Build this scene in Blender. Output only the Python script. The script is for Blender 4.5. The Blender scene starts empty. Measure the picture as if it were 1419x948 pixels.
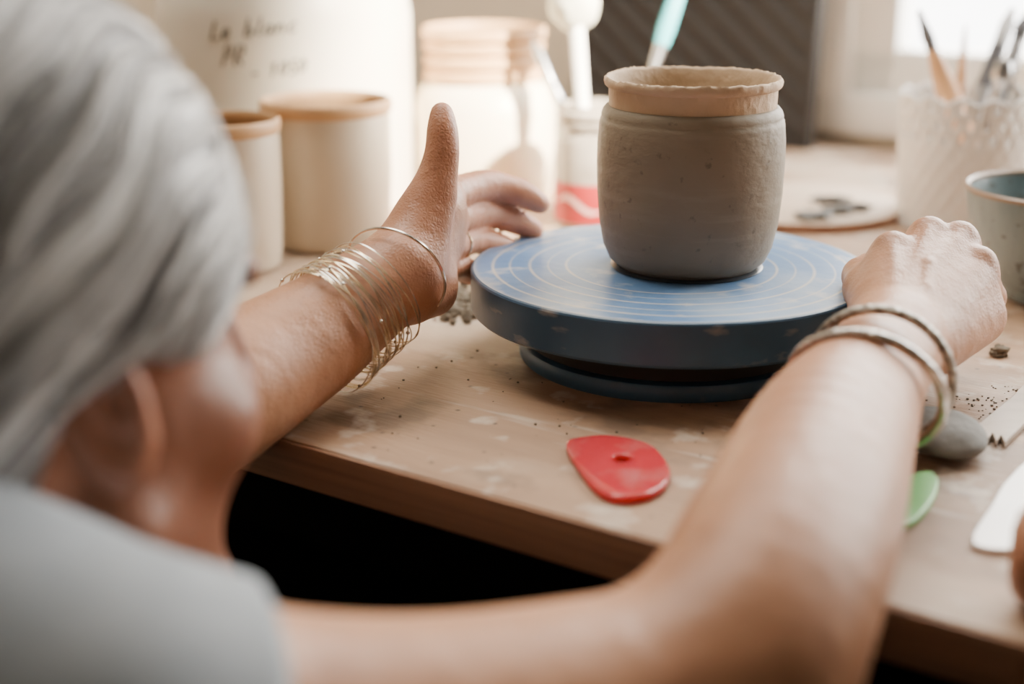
import bpy, bmesh, math, random
import numpy as np
from mathutils import Vector, Matrix, noise
random.seed(3)
S = bpy.context.scene
C = S.collection
PI = math.pi
# ------------------------------------------------------------------ view geometry
Z0 = 0.90
CAM = Vector((0, 0, Z0 + .282))
PITCH = math.radians(17.5)
FPX = 1419 * 50 / 36
fw = Vector((0, math.cos(PITCH), -math.sin(PITCH)))
upv = Vector((0, math.sin(PITCH), math.cos(PITCH)))
def ray(px, py): return fw + Vector((1, 0, 0)) * ((px - 709.5) / FPX) + upv * ((474 - py) / FPX)
def P(px, py, d): return CAM + ray(px, py) * d
def T(px, py, z=Z0):
    r = ray(px, py)
    return CAM + r * ((z - CAM.z) / r.z)
_a, _b = T(380, 603), T(930, 754)
_d = _b - _a
YAW = math.atan2(-_d.y, _d.x)
F = Vector((math.sin(YAW), math.cos(YAW), 0))
R = Vector((math.cos(YAW), -math.sin(YAW), 0))
FRONT = _a.dot(F)
UP = Vector((0, 0, 1))
def W(r, f, z): return R * r + F * f + UP * z
# ------------------------------------------------------------------ materials
def mat(name, c1, c2=None, rough=.6, metal=0, scale=12, stretch=(1, 1, 1), bump=0, bscale=80, sss=0,
        spec=.5, lo=.35, hi=.65, trans=0, detail=5, bdist=.002, sscale=.006):
    m = bpy.data.materials.new(name); m.use_nodes = True
    nt = m.node_tree; b = nt.nodes['Principled BSDF']
    b.inputs['Base Color'].default_value = (*c1, 1)
    b.inputs['Roughness'].default_value = rough
    b.inputs['Metallic'].default_value = metal
    b.inputs['Specular IOR Level'].default_value = spec
    if sss:
        b.inputs['Subsurface Weight'].default_value = sss
        b.inputs['Subsurface Radius'].default_value = (1, .4, .2)
        b.inputs['Subsurface Scale'].default_value = sscale
    if trans: b.inputs['Transmission Weight'].default_value = trans
    tc = nt.nodes.new('ShaderNodeTexCoord'); mp = nt.nodes.new('ShaderNodeMapping')
    mp.inputs['Scale'].default_value = stretch
    nt.links.new(tc.outputs['Object'], mp.inputs[0])
    n = nt.nodes.new('ShaderNodeTexNoise'); n.inputs['Scale'].default_value = scale
    n.inputs['Detail'].default_value = detail
    nt.links.new(mp.outputs[0], n.inputs[0])
    r = nt.nodes.new('ShaderNodeValToRGB')
    if c2 is None: c2 = tuple(x * .88 for x in c1)
    r.color_ramp.elements[0].position = lo; r.color_ramp.elements[0].color = (*c1, 1)
    r.color_ramp.elements[1].position = hi; r.color_ramp.elements[1].color = (*c2, 1)
    nt.links.new(n.outputs[0], r.inputs[0]); nt.links.new(r.outputs[0], b.inputs['Base Color'])
    if bump:
        n2 = nt.nodes.new('ShaderNodeTexNoise'); n2.inputs['Scale'].default_value = bscale; n2.inputs['Detail'].default_value = 4
        nt.links.new(mp.outputs[0], n2.inputs[0])
        bp = nt.nodes.new('ShaderNodeBump'); bp.inputs['Strength'].default_value = bump; bp.inputs['Distance'].default_value = bdist
        nt.links.new(n2.outputs[0], bp.inputs['Height']); nt.links.new(bp.outputs[0], b.inputs['Normal'])
    return m
def overlay(m, color, scale, lo, hi, stretch=(1, 1, 1), fac=1.0, kind='noise', rot=0):
    """mix a second procedural layer over the colour of m"""
    nt = m.node_tree; b = nt.nodes['Principled BSDF']
    src = b.inputs['Base Color'].links[0].from_socket
    tc = nt.nodes.new('ShaderNodeTexCoord'); mp = nt.nodes.new('ShaderNodeMapping'); mp.inputs['Scale'].default_value = stretch
    mp.inputs['Rotation'].default_value = (0, 0, rot)
    nt.links.new(tc.outputs['Object'], mp.inputs[0])
    if kind == 'noise':
        n = nt.nodes.new('ShaderNodeTexNoise'); n.inputs['Detail'].default_value = 6; out = n.outputs[0]
    else:
        n = nt.nodes.new('ShaderNodeTexVoronoi'); out = n.outputs['Distance']
    n.inputs['Scale'].default_value = scale
    nt.links.new(mp.outputs[0], n.inputs[0])
    r = nt.nodes.new('ShaderNodeMapRange'); r.inputs[1].default_value = lo; r.inputs[2].default_value = hi
    r.inputs[3].default_value = 0; r.inputs[4].default_value = fac
    nt.links.new(out, r.inputs[0])
    mx = nt.nodes.new('ShaderNodeMix'); mx.data_type = 'RGBA'
    nt.links.new(r.outputs[0], mx.inputs[0]); nt.links.new(src, mx.inputs[6]); mx.inputs[7].default_value = (*color, 1)
    nt.links.new(mx.outputs[2], b.inputs['Base Color'])
    return m
M = {}
M['wood_top'] = mat('bench_plywood', (.44, .285, .180), (.34, .212, .132), rough=.55, scale=5, stretch=(1, 7, 7), bump=.25, bscale=60)
overlay(M['wood_top'], (.58, .46, .35), 6, .50, .66, fac=.75)
overlay(M['wood_top'], (.17, .105, .07), 4, .52, .66, (1, 1.6, 1), .75)
overlay(M['wood_top'], (.15, .10, .07), 16, .56, .67, (1, 1.3, 1), .65)
overlay(M['wood_top'], (.10, .07, .05), 60, .12, .04, fac=.9, kind='voronoi')
overlay(M['wood_top'], (.68, .60, .51), 34, .58, .70, fac=.65)
overlay(M['wood_top'], (.64, .56, .47), 14, .62, .72, (.4, 3, 1), .7, rot=.5)
M['wood_edge'] = mat('bench_edge', (.36, .19, .105), (.24, .125, .07), rough=.6, scale=6, stretch=(1, 6, 40), bump=.3)
M['black'] = mat('under_bench_shade', (.006, .006, .006), (.004, .004, .004), rough=.9, spec=.1)  # near-black stands in for the deep shade under the bench
M['wall'] = mat('cream_plaster', (.76, .69, .57), (.70, .63, .51), rough=.9, scale=3, bump=.1)
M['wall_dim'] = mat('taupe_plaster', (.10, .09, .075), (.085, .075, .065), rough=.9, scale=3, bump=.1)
M['ceil'] = mat('ceiling_plaster', (.36, .33, .29), (.33, .30, .26), rough=.9, scale=3)
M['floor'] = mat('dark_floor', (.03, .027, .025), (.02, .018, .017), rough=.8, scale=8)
M['white_paint'] = mat('white_paint', (.92, .90, .86), (.89, .87, .82), rough=.5, scale=5)
M['clay'] = mat('wet_grey_clay', (.275, .228, .165), (.210, .173, .122), rough=.58, scale=8, stretch=(1, 1, 1.6), bump=.6, bscale=110, bdist=.0013)
overlay(M['clay'], (.34, .29, .22), 30, .53, .75, (.5, .5, 4), .55)
overlay(M['clay'], (.10, .082, .06), 140, .64, .73, fac=.55)
M['clay_rim'] = mat('dry_tan_clay', (.66, .50, .345), (.53, .38, .245), rough=.75, scale=25, bump=.7, bscale=130)
M['wet_ring'] = mat('wet_clay_ring', (.04, .055, .075), (.07, .08, .09), rough=.3, scale=30)
M['blue_side'] = mat('blue_paint_side', (.055, .135, .235), (.040, .100, .18), rough=.36, scale=18, bump=.1)
overlay(M['blue_side'], (.42, .42, .40), 55, .62, .71, (.35, .35, 1), .75)
M['rubber'] = mat('black_rubber', (.008, .008, .010), rough=.6)
M['pale_stone'] = mat('pale_stoneware', (.64, .55, .42), (.56, .47, .35), rough=.35, scale=10, bump=.1)
M['tan_rim'] = mat('tan_rim', (.62, .39, .20), (.54, .32, .16), rough=.5, scale=20)
M['tan_inside'] = mat('tan_inside', (.40, .24, .12), (.32, .19, .09), rough=.6, scale=20)
M['plastic'] = mat('white_plastic', (.84, .78, .67), (.80, .74, .62), rough=.4, scale=3, sss=.1)
M['ink'] = mat('grey_ink', (.11, .11, .11), rough=.7)
M['cream_jar'] = mat('cream_earthenware', (.88, .79, .62), (.83, .72, .53), rough=.4, scale=7, sss=.2)
M['glass'] = mat('smeared_glass', (.60, .54, .46), (.44, .38, .31), rough=.22, scale=40, trans=.35, bump=.3, bscale=120)
M['slip'] = mat('clay_slip', (.58, .48, .38), rough=.6)
M['red_label'] = mat('red_paper', (.46, .035, .035), (.36, .022, .025), rough=.5)
M['pink_mark'] = mat('pale_print', (.80, .50, .46), rough=.5)
M['steel'] = mat('steel', (.55, .55, .56), rough=.3, metal=1)
M['dark_steel'] = mat('dark_steel', (.12, .12, .13), rough=.4, metal=.6)
M['silver'] = mat('silver', (.60, .58, .55), (.38, .36, .34), rough=.22, metal=1, scale=120, bump=.6, bscale=300)
M['old_silver'] = mat('worn_silver', (.50, .47, .42), (.12, .105, .09), rough=.30, metal=1, scale=220, bump=.8, bscale=420)
M['gold'] = mat('gold_wire', (.86, .74, .52), rough=.25, metal=1)
M['wire'] = mat('silver_wire', (.82, .79, .73), rough=.2, metal=1)
M['turq'] = mat('turquoise_lacquer', (.08, .42, .48), rough=.35)
M['orange_wood'] = mat('orange_wood', (.66, .36, .17), (.54, .27, .12), rough=.5, scale=10, stretch=(6, 6, 1))
M['light_wood'] = mat('light_wood', (.60, .47, .36), (.50, .38, .28), rough=.6, scale=12, stretch=(1, 6, 6))
M['grey_wood'] = mat('greyed_wood', (.55, .47, .40), (.44, .37, .31), rough=.6, scale=12, stretch=(1, 6, 6))
M['lace'] = mat('white_porcelain', (.84, .82, .79), (.78, .75, .71), rough=.5, scale=30, bump=.5, bscale=180)
M['bowl'] = mat('streaky_blue_glaze', (.26, .32, .335), (.14, .19, .205), rough=.28, scale=26, stretch=(1, 1, .3))
overlay(M['bowl'], (.10, .095, .09), 120, .60, .67, fac=.8)
M['brown_rim'] = mat('brown_glaze', (.30, .21, .15), rough=.35)
M['red_rib'] = mat('red_rubber', (.80, .075, .10), (.70, .05, .07), rough=.10, scale=30, sss=.9, sscale=.008, trans=.35)
overlay(M['red_rib'], (.90, .45, .43), 32, .52, .74, fac=.6)
M['green'] = mat('green_plastic', (.16, .48, .13), rough=.4, sss=.15)
M['stone'] = mat('grey_pebble', (.21, .21, .20), (.15, .148, .14), rough=.85, scale=60, bump=.5, bscale=200)
M['white_tool'] = mat('white_plastic_sheet', (.88, .87, .85), rough=.3)
M['brown_wood'] = mat('brown_wood', (.46, .23, .14), (.36, .17, .10), rough=.5, scale=10)
M['crumb'] = mat('dry_clay_crumbs', (.20, .165, .12), (.12, .10, .075), rough=.9, scale=200)
M['panel'] = mat('charcoal_panel', (.035, .034, .034), rough=.7)
M['sponge'] = mat('cream_sponge', (.80, .78, .64), rough=.9, bump=.5, bscale=150)
M['shirt'] = mat('grey_blue_cotton', (.34, .37, .40), (.29, .32, .35), rough=.9, scale=30, bump=.4, bscale=600, spec=.1)
M['trousers'] = mat('black_trousers', (.012, .012, .014), rough=.9)
M['eye'] = mat('eye_white', (.6, .56, .52), rough=.4)
M['grey_clay'] = mat('grey_clay_scrap', (.10, .10, .10), (.16, .16, .155), rough=.6)
def skin_mat():
    m = mat('skin', (.485, .240, .130), (.395, .186, .098), rough=.44, scale=14, sss=.12)
    nt = m.node_tree; b = nt.nodes['Principled BSDF']
    overlay(m, (.32, .142, .072), 55, .54, .74, fac=.4)
    overlay(m, (.24, .10, .052), 170, .62, .71, fac=.35)
    overlay(m, (.56, .31, .19), 9, .55, .75, fac=.4)
    src = b.inputs['Base Color'].links[0].from_socket
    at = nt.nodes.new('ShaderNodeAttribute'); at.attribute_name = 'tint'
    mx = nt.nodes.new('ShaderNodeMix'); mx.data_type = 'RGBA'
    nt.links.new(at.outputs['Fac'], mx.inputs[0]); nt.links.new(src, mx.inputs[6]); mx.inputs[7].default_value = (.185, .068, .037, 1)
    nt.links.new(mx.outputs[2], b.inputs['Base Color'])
    at2 = nt.nodes.new('ShaderNodeAttribute'); at2.attribute_name = 'rosy'
    mx2 = nt.nodes.new('ShaderNodeMix'); mx2.data_type = 'RGBA'
    nt.links.new(at2.outputs['Fac'], mx2.inputs[0]); nt.links.new(mx.outputs[2], mx2.inputs[6]); mx2.inputs[7].default_value = (.60, .25, .145, 1)
    nt.links.new(mx2.outputs[2], b.inputs['Base Color'])
    tc = nt.nodes.new('ShaderNodeTexCoord')
    v = nt.nodes.new('ShaderNodeTexVoronoi'); v.feature = 'DISTANCE_TO_EDGE'; v.inputs['Scale'].default_value = 420
    n2 = nt.nodes.new('ShaderNodeTexNoise'); n2.inputs['Scale'].default_value = 80; n2.inputs['Detail'].default_value = 5
    nt.links.new(tc.outputs['Object'], v.inputs[0]); nt.links.new(tc.outputs['Object'], n2.inputs[0])
    b1 = nt.nodes.new('ShaderNodeBump'); b1.inputs['Strength'].default_value = .45; b1.inputs['Distance'].default_value = .0007
    b2 = nt.nodes.new('ShaderNodeBump'); b2.inputs['Strength'].default_value = .38; b2.inputs['Distance'].default_value = .003
    nt.links.new(v.outputs['Distance'], b1.inputs['Height']); nt.links.new(n2.outputs[0], b2.inputs['Height'])
    nt.links.new(b2.outputs[0], b1.inputs['Normal']); nt.links.new(b1.outputs[0], b.inputs['Normal'])
    return m
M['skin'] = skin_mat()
def hair_mat():
    m = mat('grey_hair', (.3, .3, .3), rough=.36)
    nt = m.node_tree; b = nt.nodes['Principled BSDF']
    at = nt.nodes.new('ShaderNodeAttribute'); at.attribute_name = 'streak'
    r = nt.nodes.new('ShaderNodeValToRGB')
    r.color_ramp.elements[0].color = (.05, .048, .049, 1); r.color_ramp.elements[1].color = (.88, .88, .86, 1)
    x = r.color_ramp.elements.new(.5); x.color = (.34, .338, .34, 1)
    nt.links.new(at.outputs['Fac'], r.inputs[0]); nt.links.new(r.outputs[0], b.inputs['Base Color'])
    return m
M['hair'] = hair_mat()
def wheel_top_mat(rad):
    m = mat('worn_blue_paint', (.10, .21, .41), (.165, .285, .49), rough=.36, scale=14, lo=.38, hi=.68, bump=.16, bscale=90)
    overlay(m, (.38, .47, .57), 12, .47, .68, fac=.75)
    overlay(m, (.60, .58, .54), 38, .58, .70, fac=.6)
    nt = m.node_tree; b = nt.nodes['Principled BSDF']
    src = b.inputs['Base Color'].links[0].from_socket
    tc = nt.nodes.new('ShaderNodeTexCoord')
    # rings are slightly out of true: the radius is warped by a soft noise
    wn_ = nt.nodes.new('ShaderNodeTexNoise'); wn_.inputs['Scale'].default_value = 7; nt.links.new(tc.outputs['Object'], wn_.inputs[0])
    wm = nt.nodes.new('ShaderNodeMath'); wm.operation = 'MULTIPLY_ADD'; wm.inputs[1].default_value = .03; wm.inputs[2].default_value = -.015
    nt.links.new(wn_.outputs[0], wm.inputs[0])
    vm = nt.nodes.new('ShaderNodeVectorMath'); vm.operation = 'MULTIPLY'; vm.inputs[1].default_value = (1 / rad, 1 / rad, 0)
    nt.links.new(tc.outputs['Object'], vm.inputs[0])
    ln = nt.nodes.new('ShaderNodeVectorMath'); ln.operation = 'LENGTH'; nt.links.new(vm.outputs[0], ln.inputs[0])
    ad_ = nt.nodes.new('ShaderNodeMath'); ad_.operation = 'ADD'; nt.links.new(ln.outputs['Value'], ad_.inputs[0]); nt.links.new(wm.outputs[0], ad_.inputs[1])
    cr = nt.nodes.new('ShaderNodeValToRGB'); e = cr.color_ramp.elements
    e[0].position = 0; e[0].color = (0, 0, 0, 1); e[1].position = 1; e[1].color = (.9, .9, .9, 1)
    for q, v, w_ in ((.52, 1, .010), (.61, .7, .008), (.70, 1, .012), (.80, .8, .008), (.885, 1, .012)):
        for dq, vv in ((-w_, 0), (0, v), (w_, 0)):
            x = e.new(q + dq); x.color = (vv, vv, vv, 1)
    x = e.new(.958); x.color = (0, 0, 0, 1)
    nt.links.new(ad_.outputs[0], cr.inputs[0])
    n = nt.nodes.new('ShaderNodeTexNoise'); n.inputs['Scale'].default_value = 14; nt.links.new(tc.outputs['Object'], n.inputs[0])
    mr = nt.nodes.new('ShaderNodeMapRange'); mr.inputs[1].default_value = .30; mr.inputs[2].default_value = .55
    mr.inputs[3].default_value = .45
    nt.links.new(n.outputs[0], mr.inputs[0])
    mu = nt.nodes.new('ShaderNodeMath'); mu.operation = 'MULTIPLY'
    nt.links.new(cr.outputs[0], mu.inputs[0]); nt.links.new(mr.outputs[0], mu.inputs[1])
    mx = nt.nodes.new('ShaderNodeMix'); mx.data_type = 'RGBA'
    nt.links.new(mu.outputs[0], mx.inputs[0]); nt.links.new(src, mx.inputs[6]); mx.inputs[7].default_value = (.60, .55, .47, 1)
    nt.links.new(mx.outputs[2], b.inputs['Base Color'])
    return m
# ------------------------------------------------------------------ object helpers
BASE = {}
def tag(o, label, cat, group=None):
    o['label'] = label; o['category'] = cat
    if group: o['group'] = group
    return o
def thing(name, label, cat, loc, rotz=0, group=None):
    o = bpy.data.objects.new(name, None); C.objects.link(o)
    o.location = loc; o.rotation_euler = (0, 0, rotz); o.empty_display_size = .02
    BASE[o.name] = Vector(loc)
    return tag(o, label, cat, group)
def obj(name, g, m, parent=None, smooth=True, world=False, sharp=40):
    if isinstance(g, bmesh.types.BMesh):
        bmesh.ops.recalc_face_normals(g, faces=g.faces)
        me = bpy.data.meshes.new(name); g.to_mesh(me); g.free()
    else: me = g
    o = bpy.data.objects.new(name, me); C.objects.link(o)
    me.materials.clear(); me.materials.append(m)
    if smooth:
        me.shade_smooth()
        if sharp: me.set_sharp_from_angle(angle=math.radians(sharp))
    if parent:
        o.parent = parent
        if world: me.transform(Matrix.Translation(-BASE[parent.name]))
        BASE[o.name] = BASE[parent.name]
    elif world:
        vs = [v.co for v in me.vertices]
        c = Vector(((min(v.x for v in vs) + max(v.x for v in vs)) / 2, (min(v.y for v in vs) + max(v.y for v in vs)) / 2, min(v.z for v in vs)))
        me.transform(Matrix.Translation(-c)); o.location = c; BASE[o.name] = c
    return o
def struct(o): o['kind'] = 'structure'; return o
def box(lo, hi, bevel=0, bm=None):
    b = bmesh.new()
    lo, hi = Vector(lo), Vector(hi)
    bmesh.ops.create_cube(b, size=1, matrix=Matrix.Translation((lo + hi) / 2) @ Matrix.Diagonal((*(hi - lo), 1)))
    if bevel: bmesh.ops.bevel(b, geom=b.edges[:], offset=bevel, segments=2, affect='EDGES', profile=.5)
    if bm is None: return b
    me = bpy.data.meshes.new('t'); b.to_mesh(me); b.free(); bm.from_mesh(me); bpy.data.meshes.remove(me)
    return bm
def lathe(prof, n=72):
    bm = bmesh.new(); rings = []
    for r, z in prof:
        if r < 1e-6: rings.append([bm.verts.new((0, 0, z))])
        else: rings.append([bm.verts.new((r * math.cos(2 * PI * i / n), r * math.sin(2 * PI * i / n), z)) for i in range(n)])
    for a, b in zip(rings, rings[1:]):
        for i in range(n):
            j = (i + 1) % n
            if len(a) == 1 and len(b) == 1: break
            if len(a) == 1: bm.faces.new((a[0], b[i], b[j]))
            elif len(b) == 1: bm.faces.new((a[i], b[0], a[j]))
            else: bm.faces.new((a[i], b[i], b[j], a[j]))
    return bm
def tube(pts, rad, n=12, closed=False, bm=None):
    bm = bm or bmesh.new()
    pts = [Vector(p) for p in pts]; m = len(pts)
    if not hasattr(rad, '__len__'): rad = [rad] * m
    tan = []
    for i in range(m):
        a = pts[(i - 1) % m] if (closed or i > 0) else pts[i]
        b = pts[(i + 1) % m] if (closed or i < m - 1) else pts[i]
        tan.append((b - a).normalized())
    t0 = tan[0]; nv = t0.orthogonal().normalized(); rings = []
    for i in range(m):
        nv = (nv - tan[i] * nv.dot(tan[i])).normalized(); bv = tan[i].cross(nv)
        rings.append([bm.verts.new(pts[i] + (nv * math.cos(2 * PI * k / n) + bv * math.sin(2 * PI * k / n)) * rad[i]) for k in range(n)])
    for i in range(m if closed else m - 1):
        a, b = rings[i], rings[(i + 1) % m]
        for k in range(n):
            bm.faces.new((a[k], a[(k + 1) % n], b[(k + 1) % n], b[k]))
    if not closed:
        bm.faces.new(rings[0][::-1]); bm.faces.new(rings[-1])
    return bm
def smooth_loop(pts, n=8):
    out = []; m = len(pts)
    for i in range(m):
        p0, p1, p2, p3 = (Vector(pts[(i + k) % m]) for k in (-1, 0, 1, 2))
        for s in range(n):
            t = s / n
            out.append(.5 * ((2 * p1) + (p2 - p0) * t + (2 * p0 - 5 * p1 + 4 * p2 - p3) * t * t + (3 * p1 - p0 - 3 * p2 + p3) * t ** 3))
    return out
def flat(outline, holes, thick, z, bevel=.001):
    """outline: world xy points -> rounded slab from z to z+thick"""
    cu = bpy.data.curves.new('c', 'CURVE'); cu.dimensions = '2D'; cu.fill_mode = 'BOTH'
    cu.extrude = thick / 2 - bevel; cu.bevel_depth = bevel; cu.bevel_resolution = 2; cu.offset = -bevel
    for loop in [outline] + holes:
        s = cu.splines.new('POLY'); s.points.add(len(loop) - 1); s.use_cyclic_u = True
        for p, q in zip(s.points, loop): p.co = (q[0], q[1], 0, 1)
    o = bpy.data.objects.new('c', cu); C.objects.link(o)
    bpy.context.view_layer.update()
    me = bpy.data.meshes.new_from_object(o.evaluated_get(bpy.context.evaluated_depsgraph_get()))
    bpy.data.objects.remove(o)
    me.transform(Matrix.Translation((0, 0, z + thick / 2)))
    return me
def holed_slab(outline, c, rh, thick, z, bevel, n=120):
    """slab with a round hole: outline (world xy) sampled by angle about the hole centre c"""
    pts = [Vector(p) for p in outline]; c = Vector(c); m = len(pts); O = []
    for i in range(n):
        a = 2 * PI * i / n; dx, dy = math.cos(a), math.sin(a); best = 0
        for j in range(m):
            p, q = pts[j] - c, pts[(j + 1) % m] - c; e = q - p
            den = dx * e.y - dy * e.x
            if abs(den) < 1e-12: continue
            t = (p.x * e.y - p.y * e.x) / den; s = (p.x * dy - p.y * dx) / den
            if t > 0 and -1e-6 <= s <= 1 + 1e-6: best = max(best, t)
        O.append((dx, dy, best))
    bm = bmesh.new(); b = bevel
    prof = [(None, 0, b), (None, 0, thick - b), (None, b * .7, thick - b * .25), (None, b * 1.4, thick)]
    rows = []
    def ringv(f): rows.append([bm.verts.new((c.x + dx * f(R_), c.y + dy * f(R_), 0)) for dx, dy, R_ in O])
    spec = [(lambda r: rh, z + b), (lambda r: rh, z + thick - b), (lambda r: rh + b * .4, z + thick - b * .3), (lambda r: rh + b, z + thick)]
    for k in (.25, .5, .75): spec.append((lambda r, k=k: rh + b + (r - b - rh - b) * k, z + thick))
    spec += [(lambda r: r - b, z + thick), (lambda r: r - b * .3, z + thick - b * .35), (lambda r: r, z + thick * .5), (lambda r: r - b * .3, z + b * .35), (lambda r: r - b, z), (lambda r: rh + b, z)]
    for f, zz in spec:
        ringv(f)
        for v in rows[-1]: v.co.z = zz
    for a_, b_ in zip(rows, rows[1:] + rows[:1]):
        for i in range(n): bm.faces.new((a_[i], a_[(i + 1) % n], b_[(i + 1) % n], b_[i]))
    return bm
def blob(c, rad, sub=3, amp=.1, freq=3, seed=0, bm=None):
    b = bmesh.new(); bmesh.ops.create_icosphere(b, subdivisions=sub, radius=1)
    for v in b.verts:
        s = 1 + amp * noise.noise(v.co * freq + Vector((seed * 3.1, seed, 0)))
        v.co = Vector((v.co.x * rad[0], v.co.y * rad[1], v.co.z * rad[2])) * s + Vector(c)
    if bm is None: return b
    me = bpy.data.meshes.new('t'); b.to_mesh(me); b.free(); bm.from_mesh(me); bpy.data.meshes.remove(me)
    return bm
def seg_tool(root, parts):
    """parts: (name, p0, p1, [(t, r)...], material)"""
    for name, a, b, prof, m in parts:
        a, b = Vector(a), Vector(b)
        obj(name, tube([a.lerp(b, t) for t, r in prof], [r for t, r in prof], 14), m, root, world=True)
# ------------------------------------------------------------------ setting
WALL = 1.62
RZ = -YAW
def rframe(o): o.rotation_euler = (0, 0, RZ); return o
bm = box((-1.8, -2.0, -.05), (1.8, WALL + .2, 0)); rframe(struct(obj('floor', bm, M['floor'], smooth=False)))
bm = box((-1.8, -2.0, 2.6), (1.8, WALL + .2, 2.66)); rframe(struct(obj('ceiling', bm, M['ceil'], smooth=False)))
_w = T(1120, 193); WL = _w.dot(R); WR = WL + 1.25; WB = Z0 + .012; WT = 2.2
bm = bmesh.new()
box((-1.8, WALL, 0), (WL, WALL + .12, 2.6), bm=bm); box((WR, WALL, 0), (1.8, WALL + .12, 2.6), bm=bm)
box((WL, WALL, 0), (WR, WALL + .12, WB), bm=bm); box((WL, WALL, WT), (WR, WALL + .12, 2.6), bm=bm)
rframe(struct(obj('wall_back', bm, M['wall'], smooth=False)))
bm = box((-1.8, -2.0, 0), (-1.72, WALL, 2.6)); rframe(struct(obj('wall_left', bm, M['wall'], smooth=False)))
bm = box((1.72, -2.0, 0), (1.8, WALL, 2.6)); rframe(struct(obj('wall_right', bm, M['wall_dim'], smooth=False)))
bm = box((-1.8, -2.08, 0), (1.8, -2.0, 2.6)); rframe(struct(obj('wall_front', bm, M['wall_dim'], smooth=False)))
# window: fixed frame, casement, mullion, panes
wn = bpy.data.objects.new('window_1', None); C.objects.link(wn); struct(wn); rframe(wn); BASE[wn.name] = Vector((0, 0, 0))
bm = bmesh.new(); y0, y1 = WALL - .02, WALL + .08
for a, b in (((WL, y0, WB), (WL + .05, y1, WT)), ((WR - .05, y0, WB), (WR, y1, WT)), ((WL, y0, WB), (WR, y1, WB + .05)), ((WL, y0, WT - .05), (WR, y1, WT))):
    box(a, b, .006, bm)
obj('window_frame', bm, M['white_paint'], wn)
mid = (WL + WR) / 2
pm = bpy.data.materials.new('pane'); pm.use_nodes = True; nt = pm.node_tree
tr = nt.nodes.new('ShaderNodeBsdfTransparent'); gl = nt.nodes.new('ShaderNodeBsdfGlossy'); gl.inputs['Roughness'].default_value = .05
mx = nt.nodes.new('ShaderNodeMixShader'); mx.inputs[0].default_value = .05
nt.links.new(tr.outputs[0], mx.inputs[1]); nt.links.new(gl.outputs[0], mx.inputs[2]); nt.links.new(mx.outputs[0], nt.nodes['Material Output'].inputs[0])
for a0, a1 in ((WL + .045, mid), (mid, WR - .045)):
    bm = bmesh.new(); y2, y3 = WALL - .005, WALL + .045; t = .055; zb, zt = WB + .045, WT - .045
    for a, b in (((a0, y2, zb), (a0 + t, y3, zt)), ((a1 - t, y2, zb), (a1, y3, zt)), ((a0, y2, zb), (a1, y3, zb + t)), ((a0, y2, zt - t), (a1, y3, zt)), ((a0, y2, 1.60), (a1, y3, 1.63))):
        box(a, b, .005, bm)
    cs = obj('casement', bm, M['white_paint'], wn)
    obj('pane', box((a0 + .02, WALL + .018, zb + .02), (a1 - .02, WALL + .022, zt - .02)), pm, cs, smooth=False)
# ------------------------------------------------------------------ workbench
tb = thing('workbench', 'wide plywood potter\'s workbench with a worn tan top and dark underside', 'table', (0, 0, 0), RZ)
TL, TR_ = -1.70, .95; TH = .026
obj('tabletop', box((TL, FRONT, Z0 - TH), (TR_, WALL - .025, Z0), .0015), M['wood_top'], tb)
obj('edge_band', box((TL, FRONT - .002, Z0 - TH + .0005), (TR_, FRONT + .004, Z0 - .0012), .0006), M['wood_edge'], tb)
obj('shade_panel', box((TL + .1, FRONT + .35, .05), (TR_ - .1, FRONT + .37, Z0 - TH)), M['black'], tb, smooth=False)  # board added to give the under-bench shade as black colour
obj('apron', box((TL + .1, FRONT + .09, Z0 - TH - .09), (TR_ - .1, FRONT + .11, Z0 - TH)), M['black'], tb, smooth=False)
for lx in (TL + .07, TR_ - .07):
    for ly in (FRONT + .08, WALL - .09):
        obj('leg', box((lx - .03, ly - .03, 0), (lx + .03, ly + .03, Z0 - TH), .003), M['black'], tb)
# ------------------------------------------------------------------ banding wheel
HW = .058; ZT = Z0 + HW
wc = (T(930, 309, ZT) + T(930, 446, ZT)) / 2; wc.z = Z0
RW = .1265
wh = thing('banding_wheel', 'blue painted banding wheel with worn ringed top carrying the grey pot', 'turntable', wc)
prof = [(0, .030), (.07, .030), (.098, .0305), (RW - .002, .031), (RW, .033), (RW, HW - .0018), (RW - .0006, HW - .0006), (RW - .0018, HW)]
obj('disc_side', lathe(prof, 144), M['blue_side'], wh, sharp=25)
obj('disc_top', lathe([(RW - .0018, HW), (.06, HW), (.01, HW), (0, HW)], 144), wheel_top_mat(RW), wh, sharp=5)
obj('bearing_neck', lathe([(0, .031), (.090, .031), (.092, .029), (.092, .0125), (.088, .011), (0, .011)], 96), M['rubber'], wh)
obj('base', lathe([(0, .0115), (.090, .0115), (.0945, .0105), (.0958, .0085), (.0955, .002), (.094, .0), (0, 0)], 96), M['blue_side'], wh)
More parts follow.
